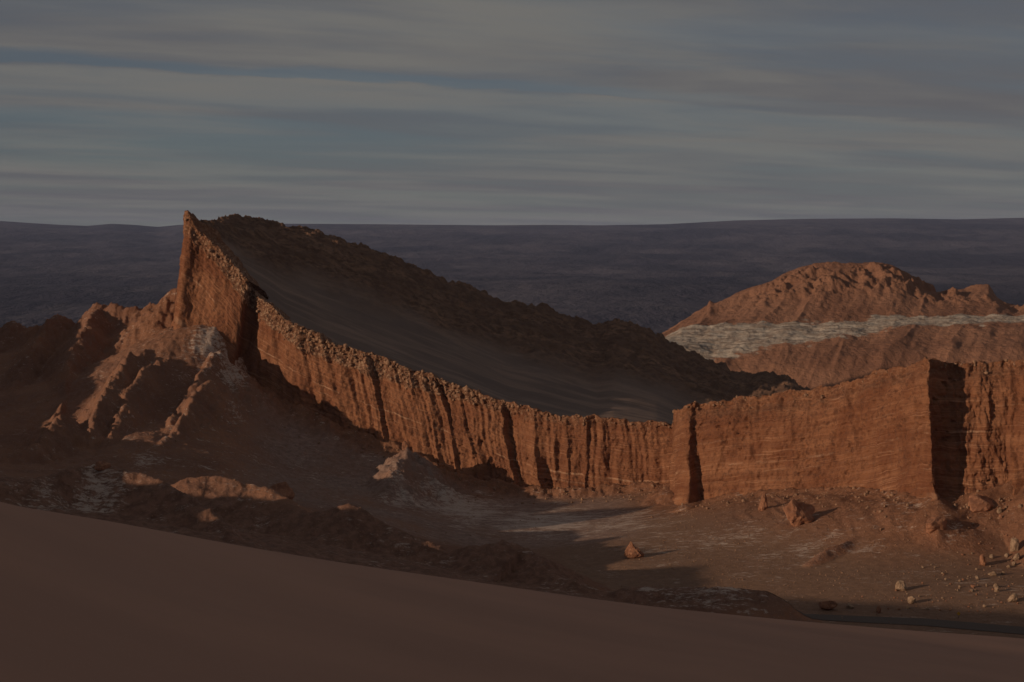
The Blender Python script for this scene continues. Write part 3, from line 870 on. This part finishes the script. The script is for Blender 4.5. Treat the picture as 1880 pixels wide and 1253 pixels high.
rowsc = [
    ([(1120, 700, 1240), (1215, 650, 1240), (1400, 560, 1240), (1600, 530, 1240), (1880, 600, 1240), (2300, 620, 1240)]),
    ([(1120, 670, 1150), (1215, 613, 1150), (1250, 590, 1150), (1298, 562, 1150), (1303, 553, 1150), (1312, 556, 1150), (1340, 544, 1150), (1372, 529, 1150), (1410, 518, 1150), (1440, 502, 1150),
      (1480, 489, 1150), (1530, 481, 1150), (1618, 484, 1150), (1640, 488, 1150), (1660, 500, 1150), (1690, 515, 1150), (1719, 538, 1150), (1735, 535, 1150), (1770, 530, 1150), (1800, 522, 1150),
      (1815, 522, 1150), (1830, 545, 1150), (1845, 556, 1150), (1880, 563, 1150), (2000, 560, 1150), (2300, 585, 1150)]),
    ([(1120, 672, 1110), (1215, 618, 1110), (1300, 590, 1105), (1400, 560, 1110), (1530, 535, 1115), (1640, 535, 1115), (1720, 557, 1115), (1810, 552, 1115), (1880, 572, 1120), (2300, 595, 1120)]),
    ([(1120, 680, 1075), (1215, 624, 1075), (1250, 604, 1075), (1310, 598, 1075), (1400, 594, 1075), (1500, 591, 1075), (1600, 589, 1080), (1700, 586, 1085), (1880, 580, 1090), (2300, 600, 1090)]),
    ([(1120, 690, 1030), (1215, 634, 1030), (1260, 640, 1030), (1310, 650, 1030), (1400, 638, 1032), (1500, 628, 1035), (1560, 617, 1040), (1620, 605, 1050), (1700, 601, 1055), (1880, 594, 1060), (2300, 615, 1060)]),
    ([(1120, 720, 1012), (1215, 690, 1012), (1330, 680, 1012), (1450, 672, 1012), (1600, 650, 1016), (1700, 640, 1018), (1880, 640, 1018), (2300, 660, 1018)]),
    ([(1120, 760, 996), (1215, 750, 996), (1330, 735, 996), (1450, 725, 996), (1600, 705, 996), (1700, 700, 996), (1880, 705, 994), (2300, 720, 994)]),
    ([(1120, 850, 900), (1215, 850, 900), (1330, 830, 900), (1450, 830, 890), (1600, 830, 880), (1700, 830, 880), (1880, 830, 870), (2300, 840, 870)]),
]
vals = np.array([prof(r) for r in rowsc])          # (K,2,C)
vk = np.arange(len(rowsc))
counts = [14, 34, 40, 40, 60, 60, 24]
vv = np.concatenate([np.linspace(k, k + 1, c, endpoint=False) for k, c in enumerate(counts)] + [[len(rowsc) - 1]])
k0 = np.minimum(vv.astype(int), len(rowsc) - 2)
fr = (vv - k0)[:, None]
PYm = vals[k0, 0] * (1 - fr) + vals[k0 + 1, 0] * fr
DDm = vals[k0, 1] * (1 - fr) + vals[k0 + 1, 1] * fr
# soften the creases between control rows
keep = 14
ds_ = gauss1(DDm[keep:], 4); ps_ = gauss1(PYm[keep:], 4)
bl = sstep(0, 10, np.arange(len(ds_)))[:, None]
DDm[keep:] = DDm[keep:] * (1 - bl) + ds_ * bl
PYm[keep:] = PYm[keep:] * (1 - bl) + ps_ * bl
MP = U(np.broadcast_to(mpx[None], PYm.shape), PYm, DDm)
x, y, z = MP[..., 0], MP[..., 1], MP[..., 2]
VVm = np.broadcast_to(vv[:, None], x.shape)
crag = sstep(0.12, 0.32, ridged2(x * 0.022 + y * .006, y * 0.012, 3, 401) * 0.5 - 0.05) * sstep(1.0, 1.25, VVm) * sstep(2.4, 1.8, VVm) * sstep(1330, 1450, mpx[None])
spill = 0.55 * sstep(1480, 1280, mpx[None])
band = sstep(2.70, 3.20, VVm + 0.15 * fbm2(x * .035, y * .06, 5, 411, 0.65)) * sstep(4.35 + spill, 3.70 + spill * 0.5, VVm + 0.25 * fbm2(x * .030, y * .05, 5, 415, 0.65))
diag = x * 0.8 + y * 0.5
gul = np.abs(fbm2((x * 0.8 - y * 0.35) * 0.040, (x * .35 + y * .8) * 0.008, 4, 421, 0.5))
inner = sstep(1.0, 1.3, VVm)
z = z + inner * (1.2 - 4.0 * gul) * (1 - 0.5 * band) + crag * (2.2 + 3.6 * fbm2(x * 0.10, y * 0.10, 4, 431, 0.6)) + inner * 0.45 * fbm2(x * 0.15, y * 0.15, 4, 441, 0.6)
z = z + band * (0.9 * fbm2(x * 0.05, y * 0.2, 4, 451, 0.65) + 0.8 * ridged2(x * 0.02, y * 0.16, 3, 455))
z = z + (1 - inner) * 0.8 * fbm2(x * 0.12, y * 0.12, 4, 461, 0.62)
mesa = grid_mesh('mesa_hill', np.stack([x, y, z], -1), M_MESA, True, {'band': band, 'crag': crag}, flip=True)
structure(mesa, 'sunlit red hill with a white rock band behind the cliff')

# ------------------------------------------------------------------ far plain rising to a plateau on the skyline
fpx = np.linspace(-900, 2800, 420)
fD = np.concatenate([np.linspace(760, 1500, 24)[:-1], 1500 * (30000 / 1500.0) ** np.linspace(0, 1, 260)])
FX = (fpx[None] - 940) / F * fD[:, None]
FY = np.broadcast_to(fD[:, None], FX.shape)
zz = -60 + 0 * FX
zz = zz + 60 * sstep(1500, 800, FY)
hl = (fpx - 940)
skyl = np.interp(fpx, [-900, -200, 0, 60, 110, 160, 205, 245, 290, 330, 540, 700, 900, 1000, 1100, 1220, 1350, 1480, 1640, 1760, 1880, 2300, 2800],
                 [404, 404, 406, 410, 413, 415, 411, 413, 417, 413, 411, 412, 414, 413, 414, 412, 405, 402, 401, 403, 400, 398, 398])
ztop = CAMZ - (skyl - HZ) / F * 24000.0
rise = np.clip((FY - 9000) / 15000, 0, 1)
zz = zz + (ztop[None] + 60) * (0.15 * rise + 0.85 * rise ** 1.6)
und = fbm2(FX * 0.0006, FY * 0.0004, 5, 501, 0.55)
hill = np.maximum(ridged2(FX * 0.0011, FY * 0.0007, 4, 511, 0.55), 0)
z = zz + sstep(1500, 3500, FY) * (6 * und + 9 * hill) * sstep(24000, 19000, FY) * (0.6 + FY / 9000.0)
z = z - sstep(24000, 30000, FY) * 250
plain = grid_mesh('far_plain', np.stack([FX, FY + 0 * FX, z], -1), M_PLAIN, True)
structure(plain, 'hazy purple plain rising to the flat plateau on the skyline')

# ------------------------------------------------------------------ foreground dune
DC = np.array([(-2500, 560), (-600, 800), (0, 925), (200, 957), (430, 1001), (640, 1036), (850, 1066), (1070, 1098), (1200, 1115), (1350, 1130), (1500, 1144), (1640, 1156), (1880, 1173), (2400, 1205), (4500, 1330)], float)
dpx = np.concatenate([np.linspace(-2500, -50, 60)[:-1], np.linspace(-50, 1930, 260), np.linspace(1940, 4500, 60)])
cpy = gauss1(np.interp(dpx, DC[:, 0], DC[:, 1])[:, None], 6)[:, 0]
Dc = np.interp(dpx, [-2500, 0, 1880, 4500], [40, 80, 240, 400])
zc = CAMZ - (cpy - HZ) / F * Dc
Xc = (dpx - 940) / F * Dc
plane = lambda x, y: 73.55 - 0.25 * x - 0.12 * y
corr = zc - plane(Xc, Dc)
tr = np.concatenate([np.linspace(0.06, 1.0, 150), 1 + (np.linspace(0, 1, 61)[1:] ** 1.6) * 1.1])
DDd = tr[:, None] * Dc[None]
XX = (dpx[None] - 940) / F * DDd
zz = plane(XX, DDd) + corr[None] * np.clip(tr, 0, 1)[:, None] ** 1.5
over = np.maximum(DDd - Dc[None], 0)
fall = 0.58 * (np.sqrt(over ** 2 + 16) - 4)
zcl = zc[None] - 0.10 * over - fall
zz = np.where(tr[:, None] > 1, zcl, zz)
zz = zz + 0.25 * fbm2(XX * 0.03, DDd * 0.03, 3, 601) * np.clip((1 - tr[:, None]) * 6, 0, 1)
zz = np.maximum(zz, -12)
dune = grid_mesh('dune', np.stack([XX, DDd, zz], -1), M_SAND, True)
structure(dune, 'smooth brown sand dune across the foreground')

# ------------------------------------------------------------------ rocks
def rock_mesh(name, seed, sub=3, cuts=12, squash=(1, 1, 1), rough=0.12, mat=None, freq=1.6):
    r = np.random.RandomState(seed)
    bm = bmesh.new()
    bmesh.ops.create_icosphere(bm, subdivisions=sub, radius=1.0)
    me = bpy.data.meshes.new(name)
    bm.to_mesh(me)
    bm.free()
    co = np.empty(len(me.vertices) * 3)
    me.vertices.foreach_get('co', co)
    co = co.reshape(-1, 3)
    for _ in range(cuts):
        nrm = r.normal(size=3); nrm /= np.linalg.norm(nrm)
        d = r.uniform(0.55, 0.9)
        e = co @ nrm - d
        co = co - np.maximum(e, 0)[:, None] * nrm[None] * 0.95
    nn = fbm3(co[:, 0] * freq + seed, co[:, 1] * freq, co[:, 2] * freq, 4, seed % 50, 0.6)
    co = co * (1 + rough * nn)[:, None] * np.array(squash)[None]
    me.vertices.foreach_set('co', co.ravel())
    me.polygons.foreach_set('use_smooth', np.zeros(len(me.polygons), bool))
    me.update()
    me.materials.append(mat or M_ROCK)
    return me


def put_rock(name, me, px, py, wpx, hpx, label, cat, group=None, rz=0.0, sink=0.25, tilt=0.0, at=None, dmin=380.0):
    """stand a rock whose foot shows at the pixel, wpx wide and hpx high there"""
    g = at or ground_at(px, py, dmin)
    if g is None:
        return None
    s = g[1] / F
    o = bpy.data.objects.new(name, me)
    w = wpx * s / 1.7; h = hpx * s / (1.7 * (1 - sink * 0.5))
    o.scale = (w, w * 0.9, h)
    o.rotation_euler = (tilt, 0, rz)
    o.location = (g[0], g[1] + w * 0.5, g[2] + h * (0.80 - sink * 1.0))
    col.objects.link(o)
    tag(o, label, cat, group)
    return o


RM = [rock_mesh('boulder', 10 + i, 3, 14, (1, 1, 1), 0.16, M_ROCK) for i in range(5)]
RMR = [rock_mesh('boulder', 40 + i, 3, 14, (1, 1, 1), 0.16, M_ROCKR) for i in range(3)]
RS = [rock_mesh('stone', 60 + i, 2, 10, (1, 1, 1), 0.2, M_ROCK if i % 2 else M_ROCKR) for i in range(5)]
GB = 'boulders on the right valley floor'
BOUL = [
    (RM[0], 1656, 1086, 19, 19, 'large pale rounded boulder alone in the middle of the grey valley floor'),
    (RM[1], 1675, 1110, 15, 15, 'round pale boulder just below the lone large one on the valley floor'),
    (RMR[0], 1521, 1123, 32, 20, 'wide brown boulder at the tip of the dark mound'),
    (RM[2], 1560, 1119, 16, 10, 'low pale boulder right of the wide brown boulder'),
    (RMR[1], 1613, 1127, 10, 13, 'upright dark boulder at the edge of the road shadow'),
    (RM[3], 1668, 1119, 9, 7, 'small brown boulder under the round pale boulder'),
    (RMR[2], 1806, 1040, 14, 22, 'tall narrow boulder with a long shadow on the upper right floor'),
    (RM[4], 1864, 1014, 17, 24, 'tall lumpy boulder topmost of the cluster at the right edge'),
    (RM[0], 1868, 1030, 15, 14, 'pale boulder in the middle of the cluster at the right edge'),
    (RM[1], 1862, 1040, 9, 9, 'small pale boulder below the cluster at the right edge'),
    (RM[2], 1853, 1044, 8, 6, 'lowest flat boulder of the cluster at the right edge'),
    (RM[3], 1828, 1080, 9, 9, 'upper of two small boulders one above the other'),
    (RM[4], 1831, 1088, 10, 10, 'lower of two small boulders one above the other'),
    (RM[0], 1862, 1108, 22, 16, 'big rough boulder near the lower right corner of the floor'),
    (RMR[0], 1787, 1081, 8, 6, 'dark small boulder left of the pair of stacked boulders'),
    (RM[2], 1825, 1058, 18, 9, 'long low boulder below the tall narrow boulder'),
    (RM[3], 1842, 1056, 8, 7, 'small boulder at the right end of the long low one'),
    (RM[1], 1795, 1065, 9, 8, 'angular boulder left of the long low boulder'),
    (RM[4], 1849, 1024, 10, 7, 'small brown boulder left of the right-edge cluster'),
    (RM[0], 1821, 1027, 7, 8, 'small boulder right behind the tall narrow boulder'),
    (RM[2], 1836, 946, 10, 13, 'pale boulder on the slope under the dark outcrop ridge'),
    (RMR[1], 1838, 955, 7, 9, 'dark boulder just under the pale one on the outcrop slope'),
    (RM[3], 1703, 1121, 8, 6, 'small boulder at the shadow edge right of the round pale boulder'),
    (RM[1], 1808, 1116, 7, 6, 'small boulder at the shadow edge left of the big rough boulder'),
    (RM[4], 1784, 1088, 6, 5, 'small white boulder below the dark small boulder'),
    (RM[0], 1812, 1077, 5, 6, 'small bright boulder left of the upper stacked boulder'),
]
for k, (me, px, py, w, h, lab) in enumerate(BOUL):
    put_rock('boulder', me, px, py, w, h, lab, 'boulder', GB, rz=k * 1.3)

# the two standing rocks and the split block on the slope
sp = rock_mesh('rock_pinnacle', 81, 4, 16, (0.8, 0.8, 1.0), 0.30, M_ROCKR, 1.6)
co = np.empty(len(sp.vertices) * 3); sp.vertices.foreach_get('co', co); co = co.reshape(-1, 3)
tp = sstep(-0.7, 1.0, co[:, 2]); co[:, 0] = co[:, 0] * (1.15 - 0.75 * tp) + 0.10 * tp; co[:, 1] *= 1.1 - 0.6 * tp
sp.vertices.foreach_set('co', co.ravel()); sp.update()
put_rock('rock_pinnacle', sp, 1402, 938, 22, 36, 'thin red rock pinnacle standing on the slope below the cliff', 'rock', None, 0.2, 0.15)
sr_ = rock_mesh('standing_rock', 84, 4, 16, (1, 0.8, 1.0), 0.28, M_ROCKR, 1.6)
co = np.empty(len(sr_.vertices) * 3); sr_.vertices.foreach_get('co', co); co = co.reshape(-1, 3)
tp = sstep(-0.6, 1.0, co[:, 2]); co[:, 0] = co[:, 0] * (1.2 - 0.75 * tp) - 0.28 * tp; co[:, 1] *= 1.15 - 0.6 * tp
sr_.vertices.foreach_set('co', co.ravel()); sr_.update()
put_rock('standing_rock', sr_, 1163, 1027, 30, 29, 'dark pointed rock standing alone at the edge of the shaded basin', 'rock', None, 0.0, 0.15)
bk = rock_mesh('rock_block', 88, 4, 18, (1, 0.8, 0.9), 0.26, M_ROCKR, 1.5)
put_rock('rock_block', bk, 1468, 968, 58, 48, 'squat red rock block right of the thin pinnacle', 'rock', None, 0.6, 0.3)
bk2 = rock_mesh('rock_block', 91, 3, 14, (1, 0.8, 0.9), 0.16, M_ROCKR, 1.2)
put_rock('rock_block', bk2, 512, 922, 48, 36, 'dark square rock block in the shade of the lower slopes', 'rock', None, 0.3, 0.3, dmin=490)
put_rock('rock_block', rock_mesh('rock_block', 95, 3, 14, (1, 0.8, 0.9), 0.16, M_ROCKR, 1.2), 186, 872, 30, 22, 'dark rock block above the white salt streak at lower left', 'rock', None, 0.9, 0.35)
put_rock('rock_block', rock_mesh('rock_block', 97, 3, 10, (1, 0.8, 1.1), 0.16, M_ROCKR, 1.2), 742, 832, 14, 18, 'small knob of rock topping the spur below the cliff', 'rock', None, 0.4, 0.2, at=tuple(U(745, 830, 588)))

for k_, (px_, py_, w_, h_, lab_) in enumerate(((1722, 982, 50, 34, 'dark jagged outcrop below the sharp corner of the cliff'), (1806, 944, 78, 36, 'long dark rock ledge sloping up towards the right edge'))):
    me_ = rock_mesh('rock_outcrop', 120 + k_ * 3, 4, 30, (1, 0.8, 0.9), 0.17, M_ROCKR, 1.3)
    put_rock('rock_outcrop', me_, px_, py_, w_, h_, lab_, 'rock', 'outcrops below the right cliff', 0.5 + k_ * 0.4, 0.5)

# small stones one can still count
r = np.random.RandomState(5)
cnt = 0
while cnt < 80:
    u = r.rand() ** 0.6
    px = 1500 + 385 * u; py = r.uniform(960, 1126)
    if py < 1125 - (px - 1500) * 0.42:
        continue
    g = ground_at(px, py)
    if g is None or g[2] > 9:
        continue
    w = r.uniform(2.4, 4.8)
    put_rock('stone', RS[cnt % 5], px, py, w, w * r.uniform(0.6, 1.0), 'small pale stone scattered on the grey floor between the larger boulders', 'stone', 'small stones on the right valley floor', rz=r.uniform(0, 6))
    cnt += 1


def rubble(name, pts, sizes, mat, seed):
    """many small angular stones in one mesh"""
    rr = np.random.RandomState(seed)
    bm = bmesh.new(); bmesh.ops.create_icosphere(bm, subdivisions=1, radius=1.0)
    tv = np.array([v.co[:] for v in bm.verts]); tf = np.array([[v.index for v in f.verts] for f in bm.faces]); bm.free()
    nv = len(tv); N_ = len(pts)
    V_ = np.empty((N_, nv, 3))
    for i in range(N_):
        s = tv * (1 + 0.28 * rr.normal(size=(nv, 1)).clip(-1.6, 1.6)) * rr.uniform(0.6, 1.15, 3)
        a = rr.uniform(0, 6.28)
        c_, s_2 = math.cos(a), math.sin(a)
        V_[i] = np.stack([s[:, 0] * c_ - s[:, 1] * s_2, s[:, 0] * s_2 + s[:, 1] * c_, s[:, 2]], 1) * sizes[i] + pts[i]
    me = bpy.data.meshes.new(name)
    me.vertices.add(N_ * nv); me.vertices.foreach_set('co', V_.ravel().astype(np.float32))
    Fc = (tf[None] + (np.arange(N_) * nv)[:, None, None]).reshape(-1, 3).astype(np.int32)
    me.loops.add(len(Fc) * 3); me.loops.foreach_set('vertex_index', Fc.ravel())
    me.polygons.add(len(Fc)); me.polygons.foreach_set('loop_start', np.arange(0, len(Fc) * 3, 3, dtype=np.int32))
    me.polygons.foreach_set('loop_total', np.full(len(Fc), 3, np.int32))
    me.update(calc_edges=True)
    me.materials.append(mat)
    o = bpy.data.objects.new(name, me); col.objects.link(o)
    return o


# broken conglomerate blocks along the rim
r = np.random.RandomState(9)
pts, sz = [], []
nface = len(vs)
for _ in range(3000):
    i = r.randint(0, NW)
    if not (330 < rim_px[i] < 1900):
        continue
    if r.rand() > capw[i]:
        continue
    depth = abs(r.normal()) * 0.45 * capth[i]
    hgt = max(np.linalg.norm(RIM[i] - FOOT[i]), 1)
    row = int(np.clip(nface - 1 - depth / hgt * 165 + r.randint(-1, 4), 0, WALL_P.shape[0] - 8))
    s = (0.12 + 0.75 * r.rand() ** 4) * (1.0 if rim_px[i] < 950 else 0.75)
    p = WALL_P[row, i].copy(); p[:2] += OUTN[i] * s * 0.2; p[2] += s * 0.15
    pts.append(p); sz.append(s)
rub = rubble('rim_rubble', np.array(pts), np.array(sz), M_RUB, 3)
rub['kind'] = 'stuff'; rub.parent = wall

# loose gravel over the floor and the talus
r = np.random.RandomState(12)
pts, sz = [], []
for _ in range(5200):
    px = r.uniform(1020, 1900); D = r.uniform(400, 535)
    x = (px - 940) / F * D
    z = float(ground_z(x, D))
    if z > 15 or (px < 1200 and r.rand() < 0.6):
        continue
    s = 0.07 + 0.16 * r.rand() ** 4
    pts.append((x, D, z + s * 0.2)); sz.append(s)
for _ in range(2600):
    px = r.uniform(20, 1000); D = r.uniform(410, 600)
    x = (px - 940) / F * D
    s = 0.08 + 0.2 * r.rand() ** 4
    pts.append((x, D, float(ground_z(x, D)) + s * 0.2)); sz.append(s)
for _ in range(1500):
    i_ = r.randint(0, NW)
    if not (500 < rim_px[i_] < 1900):
        continue
    d_ = 2 + 16 * r.rand() ** 1.5
    x = FOOT[i_, 0] + OUTN[i_, 0] * d_ + r.normal(); D = FOOT[i_, 1] + OUTN[i_, 1] * d_
    s = 0.10 + 0.55 * r.rand() ** 5
    pts.append((x, D, float(ground_z(x, D)) + s * 0.2)); sz.append(s)
gv = rubble('gravel', np.array(pts), np.array(sz), M_RUB, 4)
gv['kind'] = 'stuff'; gv['label'] = 'loose gravel strewn over the valley floor and slopes'; gv['category'] = 'gravel'

# ------------------------------------------------------------------ road, sign, tracks on the plain
def strip(name, centre, width, mat, lift):
    c = np.array(centre, float)
    t = np.gradient(c[:, :2], axis=0); t /= np.linalg.norm(t, axis=1)[:, None]
    nrm = np.stack([-t[:, 1], t[:, 0]], 1)
    rows = []
    for k in np.linspace(-0.5, 0.5, 7):
        q = c[:, :2] + nrm * width * k
        rows.append(np.stack([q[:, 0], q[:, 1], lift(q[:, 0], q[:, 1])], 1))
    return grid_mesh(name, np.stack(rows), mat)


M_ROAD = mat_plain_color('road_gravel', (0.125, 0.098, 0.085), 0.9)
rx = np.linspace(1380, 2150, 280)
rD = np.interp(rx, [1500, 1700, 1880, 2150], [406, 403, 397, 388])
rc = np.stack([(rx - 940) / F * rD, rD], 1)
gzv = np.vectorize(lambda a, b: float(ground_z(a, b)))
rz_ = gauss1(gzv(rc[:, 0], rc[:, 1])[:, None], 12)[:, 0]
road = strip('road', rc, 5.5, M_ROAD, lambda a, b: gzv(a, b) + 0.10)
structure(road, 'dark gravel road at the foot of the dune')

g = ground_at(1760, 1137)
if g:
    M_POST = mat_plain_color('sign_post_wood', (0.12, 0.09, 0.07))
    M_YEL = mat_plain_color('sign_yellow', (0.55, 0.30, 0.02))
    root = bpy.data.objects.new('road_sign', None); root.location = g; col.objects.link(root)
    tag(root, 'small yellow diamond warning sign beside the road', 'road sign')

    def mesh_from(name, verts, faces, mat):
        me = bpy.data.meshes.new(name); me.from_pydata(verts, [], faces); me.update(); me.materials.append(mat)
        o = bpy.data.objects.new(name, me); col.objects.link(o); o.parent = root
        return o
    a = 0.04
    bxv = [(sx * a, sy * a, zz_) for zz_ in (-0.3, 1.3) for sx, sy in ((-1, -1), (1, -1), (1, 1), (-1, 1))]
    bxf = [(0, 1, 5, 4), (1, 2, 6, 5), (2, 3, 7, 6), (3, 0, 4, 7), (4, 5, 6, 7)]
    mesh_from('post', bxv, bxf, M_POST)
    dv = [(0, y_, 1.0 - 0.42) if k == 0 else (0.42, y_, 1.0) if k == 1 else (0, y_, 1.42) if k == 2 else (-0.42, y_, 1.0) for y_ in (-0.075, -0.05) for k in range(4)]
    mesh_from('sign_plate', dv, [(0, 1, 2, 3), (7, 6, 5, 4), (0, 4, 5, 1), (1, 5, 6, 2), (2, 6, 7, 3), (3, 7, 4, 0)], M_YEL)

# ------------------------------------------------------------------ haze over the whole place
def haze_box():
    me = bpy.data.meshes.new('haze')
    x0, x1, y0, y1, z0, z1 = -30000, 30000, -2000, 34000, -420, 520
    v = [(x0, y0, z0), (x1, y0, z0), (x1, y1, z0), (x0, y1, z0), (x0, y0, z1), (x1, y0, z1), (x1, y1, z1), (x0, y1, z1)]
    f = [(3, 2, 1, 0), (4, 5, 6, 7), (0, 1, 5, 4), (1, 2, 6, 5), (2, 3, 7, 6), (3, 0, 4, 7)]
    me.from_pydata(v, [], f); me.update()
    m, N = new_mat('haze_air')
    pv = N.node('ShaderNodeVolumePrincipled')
    pv.inputs['Color'].default_value = (0.50, 0.62, 1.0, 1)
    pv.inputs['Density'].default_value = 1.1e-5
    pv.inputs['Anisotropy'].default_value = 0.0
    out = N.node('ShaderNodeOutputMaterial')
    N.l.new(pv.outputs[0], out.inputs['Volume'])
    me.materials.append(m)
    o = bpy.data.objects.new('haze', me); col.objects.link(o)
    o['kind'] = 'stuff'; o['label'] = 'thin bluish haze in the air'; o['category'] = 'haze'
    return o


haze_box()
